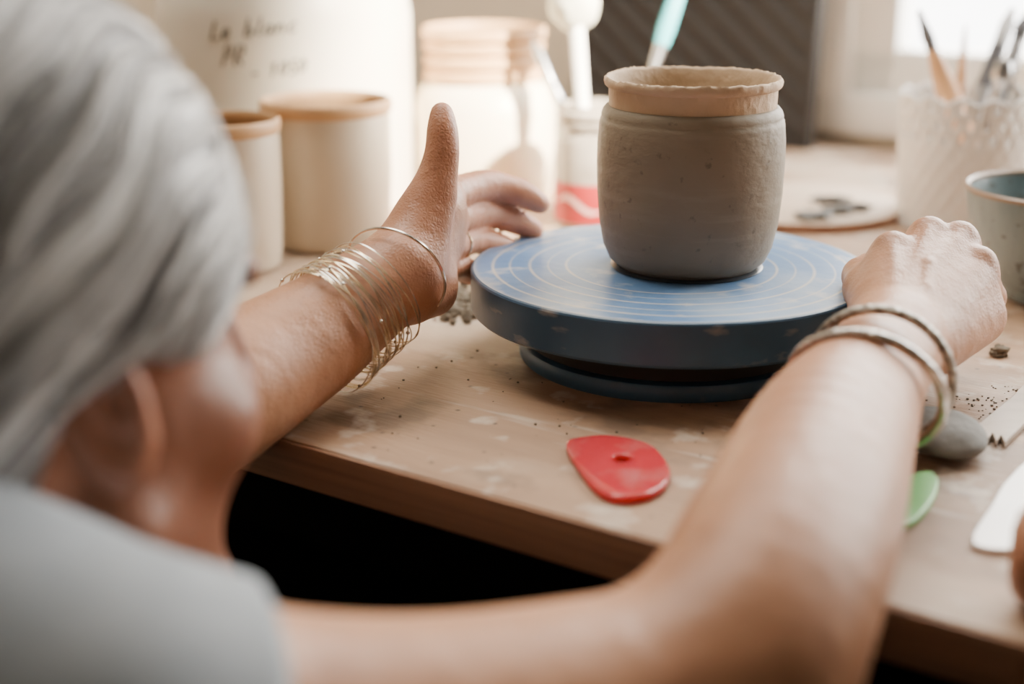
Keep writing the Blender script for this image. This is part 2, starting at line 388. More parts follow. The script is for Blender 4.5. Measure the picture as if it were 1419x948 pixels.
# ------------------------------------------------------------------ clay pot
pc = T(951, 367, ZT); pc.z = ZT
pot = thing('clay_pot', 'grey wet clay pot with a dry tan rim on the blue wheel', 'pot', pc)
bm = lathe([(0, 0), (.038, 0), (.0440, .0015), (.0490, .0060), (.0528, .0145), (.0557, .030), (.0571, .048), (.0576, .066), (.0574, .080), (.0565, .0905), (.0560, .0930), (.0553, .0938), (.0555, .0955), (.0545, .0985), (.0528, .1005), (.0505, .1012), (.047, .100), (.050, .08), (.049, .03), (.038, .01), (0, .01)], 128)
for v in bm.verts:
    a = math.atan2(v.co.y, v.co.x); s = 1 + .0025 * math.sin(2 * a + v.co.z * 30) + .0015 * math.sin(3 * a + 1 + v.co.z * 40)
    v.co.x *= s; v.co.y *= s
obj('body', bm, M['clay'], pot, sharp=60)
bm = lathe([(.0480, .098), (.0508, .0995), (.0510, .1015), (.0511, .1045), (.0512, .1080), (.0513, .1118), (.0528, .1125), (.0538, .1137), (.0541, .1155), (.0538, .1173), (.0530, .1183), (.0521, .1182), (.0508, .1165), (.0495, .110), (.0480, .098)], 220)
for v in bm.verts:
    a = math.atan2(v.co.y, v.co.x)
    k = max(0, min(1, (v.co.z - .1118) / .002))
    q = Vector((math.cos(a) * 5, math.sin(a) * 5, v.co.z * 90)); n1 = noise.noise(q); n2 = noise.noise(q * 3.1); n3 = noise.noise(q * 8)
    v.co.z += k * (.0004 * math.sin(3 * a + .5) + .0007 * n1 + .0006 * n2 + .0005 * n3)
    s = 1 + k * (.010 * n1 + .009 * n2 + .005 * n3) + (1 - k) * .004 * n2; v.co.x *= s; v.co.y *= s
obj('rim', bm, M['clay_rim'], pot, sharp=60)
obj('wet_ring', lathe([(.039, .0002), (.0475, .0002), (.0478, .0006), (.046, .0014), (.042, .002)], 96), M['wet_ring'], pot)
# ------------------------------------------------------------------ pots behind
def pale_pot(label, loc, r, h):
    t = thing('stoneware_pot', label, 'pot', loc, group='pale stoneware pots at the back left')
    obj('body', lathe([(0, 0), (r * .78, 0), (r * .88, .003), (r * .93, h * .12), (r * .97, h * .5), (r * .97, h * .88), (r * .95, h * .92), (r * .93, h * .92), (r * .93, h * .3), (r * .74, .008), (0, .008)]), M['pale_stone'], t)
    obj('rim', lathe([(r * .93, h * .90), (r * .97, h * .905), (r * 1.0, h * .925), (r * 1.005, h * .965), (r * .99, h * .99), (r * .96, h), (r * .935, h * .99), (r * .925, h * .96), (r * .93, h * .90)]), M['tan_rim'], t)
    obj('interior', lathe([(r * .928, h * .962), (r * .922, h * .90), (r * .92, h * .3), (r * .72, .011), (0, .011)]), M['tan_inside'], t)
    return t
p = T(459, 336); pale_pot('pale stoneware pot with tan rim standing in front of the white tub', p, .0545, .122)
p = T(322, 370); pale_pot('pale stoneware pot half hidden behind the person\'s hair', p, .043, .118)
# white tub with handwriting
p = T(405, 276); tub = thing('plastic_tub', 'big white plastic tub with black handwriting on its side', 'tub', p)
rt = .118
obj('body', lathe([(0, 0), (rt * .95, 0), (rt, .008), (rt, .175), (rt * .97, .20), (rt * .88, .222), (rt * .7, .238), (.055, .245), (.05, .25), (0, .25)]), M['plastic'], tub)
obj('lid', lathe([(0, .30), (.055, .30), (.058, .295), (.058, .25), (.05, .248), (0, .248)]), M['plastic'], tub)
face = math.atan2(CAM.y - p.y, CAM.x - p.x)
GL = {'L': [[(.12, 1), (0, .02), (.5, .05)]], 'e': [[(0, .22), (.4, .3), (.36, .5), (.12, .5), (0, .2), (.15, 0), (.42, .1)]],
      'b': [[(.08, 1), (0, 0), (.3, 0), (.42, .25), (.3, .48), (.05, .36)]], 'l': [[(.12, 1), (.04, .1), (.18, 0)]],
      'a': [[(.4, .48), (.1, .48), (0, .2), (.15, 0), (.38, .2), (.42, .5), (.42, .06), (.52, 0)]], 'n': [[(0, .5), (0, 0), (.05, .35), (.2, .5), (.36, .4), (.4, 0)]],
      'c': [[(.4, .45), (.2, .52), (0, .25), (.15, 0), (.4, .08)]], 'P': [[(0, 0), (.06, 1), (.42, .92), (.4, .55), (.05, .48)]],
      'R': [[(0, 0), (.06, 1), (.42, .92), (.4, .55), (.05, .48), (.45, 0)]], '-': [[(0, .3), (.4, .34)]], '1': [[(0, .75), (.2, 1), (.15, 0)]],
      '0': [[(.2, 1), (0, .6), (.1, .05), (.35, .2), (.4, .7), (.2, 1)]], '5': [[(.45, 1), (.1, .98), (.05, .55), (.35, .55), (.4, .2), (.2, 0), (0, .1)]]}
def writing(txt, size, off, z, par, rad):
    bm = bmesh.new(); x = off
    for ch in txt:
        if ch != ' ':
            for st in GL[ch]:
                pts = []
                for u, v in st:
                    xx = x + (u + .22 * v) * size; a = face + xx / rad
                    pts.append(((rad + .0004) * math.cos(a), (rad + .0004) * math.sin(a), z + v * size + .10 * (xx - off)))
                tube(pts, .00085, 6, bm=bm)
        x += size * (.68 if ch != 'l' else .40)
    return obj('handwriting', bm, M['ink'], par)
tb_body = [c for c in tub.children if c.name.startswith('body')][0]
writing('Le blanc', .0155, -.066, .162, tb_body, rt)
writing('PR', .0165, -.056, .140, tb_body, rt)
writing('- 1050', .012, -.030, .130, tb_body, rt)
# ribbed cream jar
p = T(672, 268); rj = thing('ribbed_jar', 'cream jar with a ribbed neck brightly lit behind the left hand', 'jar', p)
RJ = p.copy()
obj('body', lathe([(0, 0), (.060, 0), (.066, .006), (.070, .04), (.069, .085), (.063, .105), (.054, .112), (.047, .112), (.052, .03), (0, .01)]), M['cream_jar'], rj)
pr = [(.052, .110)]
for i in range(3):
    z = .112 + i * .013
    pr += [(.0535, z), (.058, z + .003), (.058, z + .008), (.0535, z + .012)]
pr += [(.0585, .152), (.0595, .157), (.0585, .161), (.0565, .162), (.0550, .160), (.0535, .155), (.052, .110)]
obj('ribbed_neck', lathe(pr), M['tan_rim'], rj)
obj('interior', lathe([(.0535, .157), (.0515, .14), (.0512, .112), (.046, .10), (0, .09)]), M['tan_inside'], rj)
# glass jar with slip and a red label
p = T(826, 309); gj = thing('glass_jar', 'slip-smeared glass jar with a red label holding tools behind the pot', 'jar', p)
rg = .0375
obj('body', lathe([(0, 0), (rg * .9, 0), (rg, .004), (rg, .074), (rg * .93, .082), (rg * .86, .086), (rg * .86, .106), (rg * .82, .107), (rg * .80, .1), (rg * .80, .085), (rg * .93, .072), (rg * .93, .006), (0, .005)]), M['glass'], gj)
obj('thread', lathe([(rg * .86, .088), (rg * .97, .0895), (rg * .97, .0925), (rg * .86, .094), (rg * .97, .0975), (rg * .97, .1005), (rg * .86, .103)]), M['glass'], gj)
obj('slip', lathe([(0, .006), (rg * .92, .006), (rg * .92, .06), (0, .062)]), M['slip'], gj)
lb = obj('label', lathe([(rg + .0002, .006), (rg + .0006, .006), (rg + .0006, .041), (rg + .0002, .041)]), M['red_label'], gj)
fa = math.atan2(CAM.y - p.y, CAM.x - p.x) - .35
bm = bmesh.new(); n = 28
# a wavy pale swoosh printed on the label
lo_, hi_ = [], []
for i in range(n + 1):
    u = i / n; an = fa - .75 + 1.2 * u; zc = .023 + .006 * math.sin(u * 5.5) ; th_ = .0008 + .0024 * math.sin(u * PI)
    lo_.append(bm.verts.new(((rg + .001) * math.cos(an), (rg + .001) * math.sin(an), zc - th_))); hi_.append(bm.verts.new(((rg + .001) * math.cos(an), (rg + .001) * math.sin(an), zc + th_)))
for i in range(n): bm.faces.new((lo_[i], lo_[i + 1], hi_[i + 1], hi_[i]))
obj('emblem', bm, M['pink_mark'], lb)
dj = 1.265
a = P(842, 292, dj); b = P(955, -60, dj)
t = thing('clay_tool', 'turquoise handled tool leaning right out of the glass jar', 'tool', a)
seg_tool(t, [('shaft', a, a.lerp(b, .66), [(0, .0022), (.8, .004), (1, .0062)], M['steel']), ('handle', a.lerp(b, .65), b, [(0, .0066), (.2, .008), (.8, .007), (1, .004)], M['turq'])])
a = P(818, 292, dj); b = P(797, 10, dj)
t = thing('sponge_stick', 'white stick with a cream sponge head standing in the glass jar', 'tool', a)
seg_tool(t, [('handle', a, b, [(0, .005), (.6, .0062), (1, .007)], M['white_paint'])])
obj('sponge', blob(P(795, 2, dj), (.023, .022, .027), amp=.12), M['sponge'], t, world=True)
a = P(840, 288, dj + .012); b = P(738, 55, dj + .02)
t = thing('needle_tool', 'thin grey tool leaning left out of the glass jar', 'tool', a)
seg_tool(t, [('handle', a, a.lerp(b, .75), [(0, .003), (.9, .005), (1, .004)], M['steel']), ('tip', a.lerp(b, .74), b, [(0, .004), (.7, .005), (1, .001)], M['steel'])])
# charcoal ribbed sheet
q = T(1115, 207); pw, ph = .305, .40
pn = thing('corrugated_sheet', 'charcoal sheet with diagonal ridges standing beside the window', 'sheet', q - R * pw / 2, RZ)
bm = bmesh.new(); nx, nz = 90, 120; g = []
for j in range(nz + 1):
    row = []
    for i in range(nx + 1):
        x = -pw / 2 + pw * i / nx; z = ph * j / nz
        u = (x * .62 + z * .78) / .026
        d = abs((u % 1) - .5) * 2
        row.append(bm.verts.new((x, .0 - .006 * min(1, d * 1.6) + z * .06, z + .002)))
    g.append(row)
for j in range(nz):
    for i in range(nx): bm.faces.new((g[j][i], g[j][i + 1], g[j + 1][i + 1], g[j + 1][i]))
obj('ridged_face', bm, M['panel'], pn, sharp=None)
bm = bmesh.new()
for lo, hi in (((-pw / 2 - .006, -.009, 0), (-pw / 2 + .004, .012, ph)), ((pw / 2 - .004, -.009, 0), (pw / 2 + .006, .012, ph)), ((-pw / 2, -.009, 0), (pw / 2, .012, .008)), ((-pw / 2, -.009, ph - .008), (pw / 2, .012, ph)), ((-pw / 2, .006, 0), (pw / 2, .012, ph))):
    box(lo, hi, .001, bm)
for v in bm.verts: v.co.y += v.co.z * .06
obj('frame', bm, M['panel'], pn)
# lace cup with tools
p = T(1332, 308); lc = thing('lace_cup', 'white lace-patterned porcelain cup full of brushes and tools', 'cup', p)
bm = bmesh.new(); n, rows = 112, 30; rc, hc = .061, .112; g = []
for j in range(rows + 1):
    row = []
    for i in range(n):
        a = 2 * PI * i / n; zz = hc * j / rows
        k = max(0, (j - 18) / 12)
        zz += k * .006 * abs(math.sin(a * 7))
        rr = rc * (.93 + .09 * j / rows) + (.0012 * math.sin(a * 28) * math.sin(zz * 300) if j > 4 else 0)
        row.append(bm.verts.new((rr * math.cos(a), rr * math.sin(a), zz)))
    g.append(row)
for j in range(rows):
    for i in range(n):
        if j in (21, 22, 24, 25, 27, 28) and (i + (2 if j in (24, 25) else 0)) % 4 == 0: continue
        bm.faces.new((g[j][i], g[j][(i + 1) % n], g[j + 1][(i + 1) % n], g[j + 1][i]))
bm.faces.new(g[0][::-1])
o = obj('body', bm, M['lace'], lc); md = o.modifiers.new('s', 'SOLIDIFY'); md.thickness = .002
dl = 1.25
def lace_tool(name, label, p0, p1, parts, d0=0, d1=0):
    a = P(*p0, dl + d0); b = P(*p1, dl + d1); t = thing(name, label, 'tool', a)
    seg_tool(t, [(nm, a.lerp(b, t0), a.lerp(b, t1), pr, m) for nm, t0, t1, pr, m in parts])
lace_tool('palette_knife', 'orange wood handled knife with a dark blade in the lace cup', (1362, 270), (1273, 14),
          [('handle', 0, .78, [(0, .005), (.45, .011), (.75, .010), (.95, .006), (1, .005)], M['orange_wood']), ('blade', .76, 1, [(0, .0045), (.4, .0055), (1, .002)], M['dark_steel'])], -.025, -.02)
lace_tool('wooden_skewer', 'thin light wood stick behind the orange handle in the lace cup', (1318, 280), (1338, 35),
          [('stick', 0, 1, [(0, .0035), (.7, .005), (1, .001)], M['orange_wood'])], .03, .04)
lace_tool('loop_tool', 'slim steel tool leaning right in the lace cup, nearest the orange handle', (1305, 275), (1404, 12),
          [('handle', 0, .6, [(0, .005), (1, .007)], M['steel']), ('ferrule', .58, .8, [(0, .0075), (1, .0065)], M['dark_steel']), ('tip', .78, 1, [(0, .006), (.6, .007), (1, .003)], M['steel'])], .0, .01)
lace_tool('paint_brush', 'black handled brush leaning furthest right in the lace cup', (1345, 275), (1424, 15),
          [('handle', 0, .7, [(0, .005), (1, .007)], M['rubber']), ('ferrule', .68, .85, [(0, .007), (1, .006)], M['steel']), ('bristles', .84, 1, [(0, .006), (.5, .007), (1, .001)], M['dark_steel'])], 0.022, .022)
lace_tool('spatula', 'steel rod with a broad head between the dark tools in the lace cup', (1360, 275), (1392, 85),
          [('rod', 0, .8, [(0, .004), (1, .004)], M['steel']), ('head', .79, 1, [(0, .004), (.5, .010), (1, .007)], M['steel'])], -.006, -.02)
# blue bowl at the right
p = T(1456, 414); bw = thing('stoneware_bowl', 'streaky blue-grey stoneware bowl with brown rim at the right edge', 'bowl', p)
obj('body', lathe([(0, 0), (.030, 0), (.034, .003), (.035, .008), (.048, .020), (.0575, .040), (.0635, .062), (.0672, .0805), (.0645, .0805), (.060, .060), (.054, .040), (.034, .015), (0, .012)]), M['bowl'], bw)
obj('rim', lathe([(.0672, .0795), (.0678, .0820), (.0660, .0835), (.0640, .0818), (.0642, .0795)]), M['brown_rim'], bw)
# round board with scraps
p = T(1103, 292); bd = thing('wooden_bat', 'round wooden board with dark scraps behind the pot', 'board', p)
obj('top', lathe([(0, .010), (.092, .010), (.095, .0075), (.095, .007), (0, .007)]), M['light_wood'], bd)
obj('underside', lathe([(0, .007), (.095, .007), (.0945, .001), (.092, 0), (0, 0)]), M['brown_wood'], bd)
for i, (px, py, rx, ry, lb_) in enumerate(((1128, 303, .016, .010, 'dark grey clay scrap nearest the pot on the round board'), (1160, 296, .013, .008, 'dark grey clay scrap in the middle of the round board'), (1186, 292, .014, .006, 'grey clay scrap nearest the edge of the round board'), (1150, 282, .018, .006, 'long grey clay scrap at the back of the round board'))):
    c = T(px, py, Z0 + .010); tag(obj('clay_scrap', blob((c.x, c.y, Z0 + .0135), (rx, ry, .004), 3, .5, 2, i), M['grey_clay'], world=True), lb_, 'clay scrap', 'scraps on the round board')
# ------------------------------------------------------------------ small tools on the bench
def xy(l, z=Z0): return [T(px, py, z).to_2d() for px, py in l]
out = smooth_loop(xy([(784, 613), (806, 604), (848, 602), (898, 613), (924, 638), (928, 660), (905, 681), (862, 688), (830, 678), (803, 648)], Z0 + .005), 8)
hc_ = T(862, 634, Z0 + .005).to_2d()
bm = holed_slab(out, hc_, .0046, .0046, Z0 + .0003, .0013)
tag(obj('pottery_rib', bm, M['red_rib'], world=True, sharp=None), 'red teardrop pottery rib with a small hole lying before the wheel', 'pottery rib')
out = smooth_loop(xy([(1228, 690), (1250, 666), (1285, 655), (1300, 668), (1292, 695), (1268, 722), (1240, 730)], Z0 + .003), 6)
tag(obj('pottery_rib', flat(out, [], .004, Z0 + .0003, .0012), M['green'], world=True), 'green plastic pottery rib poking out beside the right forearm', 'pottery rib')
c = T(1302, 622); tag(obj('pebble', blob((c.x, c.y, Z0 + .0095), (.024, .030, .0098), 4, .08, 1.5), M['stone'], world=True), 'smooth grey pebble beside the bangles', 'stone')
pts = [(1350, 592), (1357, 604), (1362, 597), (1369, 608), (1375, 600), (1381, 611), (1387, 603), (1393, 613), (1402, 604), (1448, 560), (1432, 520), (1400, 552)]
tag(obj('comb_rib', flat(xy(pts, Z0 + .004), [], .004, Z0 + .0003, .0006), M['grey_wood'], world=True), 'pale wooden comb rib with a toothed end right of the pebble', 'pottery rib')
pts = smooth_loop(xy([(1432, 640), (1395, 668), (1372, 705), (1348, 744), (1356, 760), (1400, 764), (1450, 752), (1470, 690)], Z0 + .002), 6)
tag(obj('scraper', flat(pts, [], .003, Z0 + .0003, .0008), M['white_tool'], world=True), 'white plastic scraper near the front right of the bench', 'scraper')
b0 = T(1392, 835); a = b0 + UP * .0235; dr = (R * .95 + F * .25).normalized()
t = thing('rolling_pin', 'round brown wooden handle end at the right front edge of the bench', 'rolling pin', b0)
seg_tool(t, [('handle', a, a + dr * .08, [(0, .010), (.02, .0165), (.07, .0205), (.16, .0232), (.3, .0235), (.7, .020), (1, .012)], M['brown_wood']), ('roller', a + dr * .079, a + dr * .30, [(0, .0225), (.02, .0235), (1, .0235)], M['light_wood'])])
# crumbs
bm = bmesh.new()
for i in range(130):
    px = random.gauss(628, 22); py = random.gauss(424, 13)
    s = random.uniform(.0012, .0052); c = T(px, py); blob((c.x, c.y, Z0 + s * .6), (s, s * random.uniform(.6, 1), s * .7), 1, .5, 2, i, bm)
o = obj('clay_crumbs', bm, M['crumb'], world=True); tag(o, 'scatter of dry brown clay crumbs beside the left hand', 'clay crumbs'); o['kind'] = 'stuff'
bm = bmesh.new()
for i in range(170):
    px = random.choice([random.gauss(1350, 30), random.gauss(1400, 25), random.uniform(430, 1000)]); py = random.uniform(535, 600) if px > 1200 else random.uniform(480, 640)
    s = random.uniform(.0003, .0010); c = T(px, py)
    if c.dot(F) < FRONT + .01: continue
    blob((c.x, c.y, Z0 + s * .6), (s, s, s * .7), 1, .4, 2, i, bm)
o = obj('clay_specks', bm, M['crumb'], world=True); tag(o, 'tiny dark clay specks sprinkled over the bench top', 'clay crumbs'); o['kind'] = 'stuff'
c = T(1384, 494); tag(obj('clay_lump', blob((c.x, c.y, Z0 + .0035), (.006, .005, .004), 3, .6, 2.5, 5), M['crumb'], world=True), 'small brown clay lump right of the right fist', 'clay lump')
# ------------------------------------------------------------------ implicit surfaces for the person
class Field:
    def __init__(s, lo, hi, h):
        s.lo = np.array(lo, float); s.h = h
        n = np.ceil((np.array(hi) - s.lo) / h).astype(int) + 1
        s.n = n; s.F = np.full(tuple(n), .05, np.float32)
        s.ax = [(s.lo[i] + h * np.arange(n[i])).astype(np.float32) for i in range(3)]
    def reg(s, lo, hi):
        i0 = np.maximum(np.floor((np.array(lo) - s.lo) / s.h).astype(int), 0)
        i1 = np.minimum(np.ceil((np.array(hi) - s.lo) / s.h).astype(int) + 1, s.n)
        if (i1 <= i0).any(): return None
        sl = tuple(slice(a, b) for a, b in zip(i0, i1))
        return sl, s.ax[0][sl[0]][:, None, None], s.ax[1][sl[1]][None, :, None], s.ax[2][sl[2]][None, None, :]
    def comb(s, sl, d, k, op):
        a = s.F[sl]
        if op == 'sub': a = -a
        h = np.maximum(k - np.abs(a - d), 0) / k
        r = np.minimum(a, d) - h * h * k * .25
        s.F[sl] = -r if op == 'sub' else r
    def caps(s, a, b, ra, rb, k=.01, op='u', cut=None):
        a, b = np.array(a, float), np.array(b, float); m = max(ra, rb) + k + .008
        q = s.reg(np.minimum(a, b) - m, np.maximum(a, b) + m)
        if q is None: return
        sl, X, Y, Z = q; ba = b - a; L = max(float(ba @ ba), 1e-9)
        t = np.clip(((X - a[0]) * ba[0] + (Y - a[1]) * ba[1] + (Z - a[2]) * ba[2]) / L, 0, 1)
        d = np.sqrt((X - a[0] - t * ba[0]) ** 2 + (Y - a[1] - t * ba[1]) ** 2 + (Z - a[2] - t * ba[2]) ** 2) - (ra + (rb - ra) * t)
        if cut is not None:
            c, nn = cut; d = np.maximum(d, (X - c[0]) * nn[0] + (Y - c[1]) * nn[1] + (Z - c[2]) * nn[2])
        s.comb(sl, d.astype(np.float32), k, op)
    def ell(s, c, rad, ax, k=.01, op='u'):
        c = np.array(c, float); m = max(rad) + k + .008
        q = s.reg(c - m, c + m)
        if q is None: return
        sl, X, Y, Z = q; k0 = 0; k1 = 0
        for e, r in zip(ax, rad):
            p = (X - c[0]) * e[0] + (Y - c[1]) * e[1] + (Z - c[2]) * e[2]
            k0 = k0 + (p / r) ** 2; k1 = k1 + (p / (r * r)) ** 2
        k0 = np.sqrt(k0); k1 = np.sqrt(k1) + 1e-6
        s.comb(sl, (k0 * (k0 - 1) / k1).astype(np.float32), k, op)
    def chain(s, pts, k=.004):
        for (a, ra), (b, rb) in zip(pts, pts[1:]): s.caps(a, b, ra, rb, k)
    def limb(s, pts, k=.02, n=5):
        """smooth tapering limb: one swept tube through the joints, blended once with what is there"""
        m = len(pts); o = []
        for i in range(m - 1):
            q = [pts[max(0, min(m - 1, i + d))] for d in (-1, 0, 1, 2)]
            for j in range(n):
                t = j / n; w = (-.5 * t + t * t - .5 * t ** 3, 1 - 2.5 * t * t + 1.5 * t ** 3, .5 * t + 2 * t * t - 1.5 * t ** 3, -.5 * t * t + .5 * t ** 3)
                o.append((sum((Vector(p[0]) * c for p, c in zip(q, w)), Vector()), sum(p[1] * c for p, c in zip(q, w))))
        o.append((Vector(pts[-1][0]), pts[-1][1]))
        A = np.array([tuple(p) for p, r in o]); mr = max(r for p, r in o) + k + .008
        q = s.reg(A.min(0) - mr, A.max(0) + mr)
        if q is None: return
        sl = q[0]; D = np.full(s.F[sl].shape, .05, np.float32)
        off = [x.start for x in sl]
        for (a, ra), (b, rb) in zip(o, o[1:]):
            a, b = np.array(a, float), np.array(b, float); mm = max(ra, rb) + k + .008
            qq = s.reg(np.minimum(a, b) - mm, np.maximum(a, b) + mm)
            if qq is None: continue
            s2, X, Y, Z = qq; ba = b - a; L = max(float(ba @ ba), 1e-9)
            t = np.clip(((X - a[0]) * ba[0] + (Y - a[1]) * ba[1] + (Z - a[2]) * ba[2]) / L, 0, 1)
            d = (np.sqrt((X - a[0] - t * ba[0]) ** 2 + (Y - a[1] - t * ba[1]) ** 2 + (Z - a[2] - t * ba[2]) ** 2) - (ra + (rb - ra) * t)).astype(np.float32)
            s3 = tuple(slice(max(x.start - f, 0), x.stop - f) for x, f in zip(s2, off))
            v = D[s3]
            if v.shape != d.shape: d = d[:v.shape[0], :v.shape[1], :v.shape[2]]
            kk = .002; h = np.maximum(kk - np.abs(v - d), 0) / kk
            D[s3] = np.minimum(v, d) - h * h * kk * .25
        s.comb(sl, D, k, 'u')
    def mesh(s, name):
        G = s.F; ins = G < 0
        c = [ins[i:ins.shape[0] - 1 + i, j:ins.shape[1] - 1 + j, k:ins.shape[2] - 1 + k] for i in (0, 1) for j in (0, 1) for k in (0, 1)]
        al = c[0].copy(); an = c[0].copy()
        for x in c[1:]: al &= x; an |= x
        act = an & ~al
        I = np.argwhere(act); N = len(I)
        idx = np.full(act.shape, -1, np.int32); idx[I[:, 0], I[:, 1], I[:, 2]] = np.arange(N)
        cv = {}
        for i in (0, 1):
            for j in (0, 1):
                for k in (0, 1): cv[i, j, k] = G[I[:, 0] + i, I[:, 1] + j, I[:, 2] + k].astype(np.float64)
        acc = np.zeros((N, 3)); cnt = np.zeros(N)
        for A in cv:
            for d in range(3):
                if A[d]: continue
                B = list(A); B[d] = 1; B = tuple(B)
                va, vb = cv[A], cv[B]; m = (va < 0) != (vb < 0)
                t = np.where(m, va / np.where(m, va - vb, 1), 0)
                p = np.tile(np.array(A, float), (N, 1)); p[:, d] = t
                acc += p * m[:, None]; cnt += m
        verts = s.lo + (I + acc / cnt[:, None]) * s.h
        quads = []
        for d in range(3):
            e, g = (d + 1) % 3, (d + 2) % 3
            A = [slice(0, -1) if q == d else slice(1, -1) for q in range(3)]
            Bs = [slice(1, None) if q == d else slice(1, -1) for q in range(3)]
            sa, sb = ins[tuple(A)], ins[tuple(Bs)]
            J = np.argwhere(sa != sb); flip = sa[J[:, 0], J[:, 1], J[:, 2]]
            base = J.copy()
            for q in range(3):
                if q != d: base[:, q] += 1
            def cell(de, dg):
                t = base.copy(); t[:, e] += de; t[:, g] += dg
                return idx[t[:, 0], t[:, 1], t[:, 2]]
            qd = np.stack([cell(-1, -1), cell(0, -1), cell(0, 0), cell(-1, 0)], 1)
            qd[~flip] = qd[~flip][:, ::-1]
            quads.append(qd)
        Q = np.concatenate(quads); Q = Q[(Q >= 0).all(1)]
        return mesh_from(name, verts, Q), verts, Q
def mesh_from(name, verts, Q):
    me = bpy.data.meshes.new(name); N = len(verts)
    me.vertices.add(N); me.vertices.foreach_set('co', np.asarray(verts, np.float32).ravel())
    me.loops.add(len(Q) * 4); me.loops.foreach_set('vertex_index', np.asarray(Q, np.int32).ravel())
    me.polygons.add(len(Q)); me.polygons.foreach_set('loop_start', np.arange(0, len(Q) * 4, 4, dtype=np.int32))
    me.update(calc_edges=True); me.validate()
    return me
# head frame
HY = YAW + math.radians(3); HP = math.radians(6)
HF = Vector((math.sin(HY) * math.cos(HP), math.cos(HY) * math.cos(HP), -math.sin(HP)))
HR = Vector((math.cos(HY), -math.sin(HY), 0)); HU = HR.cross(HF)
HC = P(5, 398, .52)
def Hd(r, f, u): return HC + (HR * r + HF * f + HU * u)
HAX = [HR, HF, HU]
NB = HC - F * .085 - UP * .112
SR = P(190, 1025, .43)
rel = SR - HC
SL = HC - R * rel.dot(R) * 1.05 + F * (rel.dot(F) + .05) + UP * rel.z
PEL = HC - F * .36; PEL.z = .60
root = thing('person', 'grey-haired person in grey-blue top leaning over the bench, both hands on the wheel', 'person', (PEL.x, PEL.y, 0))
fld = Field((-.44, .22, .82), (.33, 1.03, 1.21), .002)
# ---- right arm
fld.limb([(SR, .045), (P(420, 1045, .455), .0445), (P(620, 1035, .475), .0435), (P(850, 988, .50), .041), (P(1012, 945, .515), .0385)], .01)
fld.limb([(P(1002, 950, .515), .038), (P(1052, 850, .53), .0420), (P(1106, 722, .58), .0410), (P(1153, 605, .65), .0368), (P(1203, 525, .715), .0288), (P(1240, 470, .760), .0265)], .02)
WRt = P(1240, 470, .760)
mcp = {'i': P(1236, 358, .820), 'm': P(1286, 337, .835), 'r': P(1328, 343, .836), 'p': P(1354, 378, .822)}
for q, rr in (('i', .0138), ('m', .0140), ('r', .0130), ('p', .0124)):
    w = WRt.lerp(mcp[q], .05); fld.caps(w, mcp[q], .0195, rr, .005)
fld.caps(P(1285, 482, .775), P(1350, 438, .822), .0175, .0180, .014)      # little finger side of the palm
fld.caps(P(1225, 455, .775), P(1214, 398, .82), .0175, .0145, .012)         # thumb base
for q in mcp: fld.ell(mcp[q] + UP * .0060, (.0106, .0106, .010), [Vector((1, 0, 0)), Vector((0, 1, 0)), UP], .003)
RF = {
 'i': [(mcp['i'], .0125), (P(1214, 374, .866), .0105), (P(1226, 425, .870), .0092), (P(1240, 445, .854), .0082)],
 'm': [(mcp['m'], .0125), (P(1288, 362, .882), .0108), (P(1285, 425, .882), .0095), (P(1285, 450, .864), .0085)],
 'r': [(mcp['r'], .0120), (P(1350, 372, .874), .0105), (P(1342, 432, .874), .0092), (P(1328, 455, .858), .0083)],
 'p': [(mcp['p'], .0112), (P(1370, 412, .850), .0098), (P(1358, 458, .850), .0086), (P(1335, 474, .838), .0078)]}
for q in RF: fld.chain(RF[q], .003)
fld.chain([(P(1218, 435, .79), .0150), (P(1199, 400, .82), .0122), (P(1194, 383, .846), .0110), (P(1202, 372, .872), .0090)], .004)
# tendons and a vein over the back of the hand
for q in ('i', 'm', 'r'):
    a = WRt.lerp(mcp[q], .25); n_ = (CAM - a).normalized() * .6 + UP * .4; n_.normalize()
    fld.caps(a + n_ * .0175, mcp[q] + n_ * .0136, .0026, .0032, .003)
n_ = ((CAM - WRt).normalized() * .6 + UP * .4).normalized()
vp = [WRt.lerp(mcp['r'], .0) + n_ * .0218, WRt.lerp(mcp['r'], .35) + n_ * .0196 + R * .003, WRt.lerp(mcp['m'], .62) + n_ * .0174 + R * .006, WRt.lerp(mcp['r'], .85) + n_ * .0156 - R * .004]
for a, b in zip(vp, vp[1:]): fld.caps(a, b, .0022, .0022, .003)
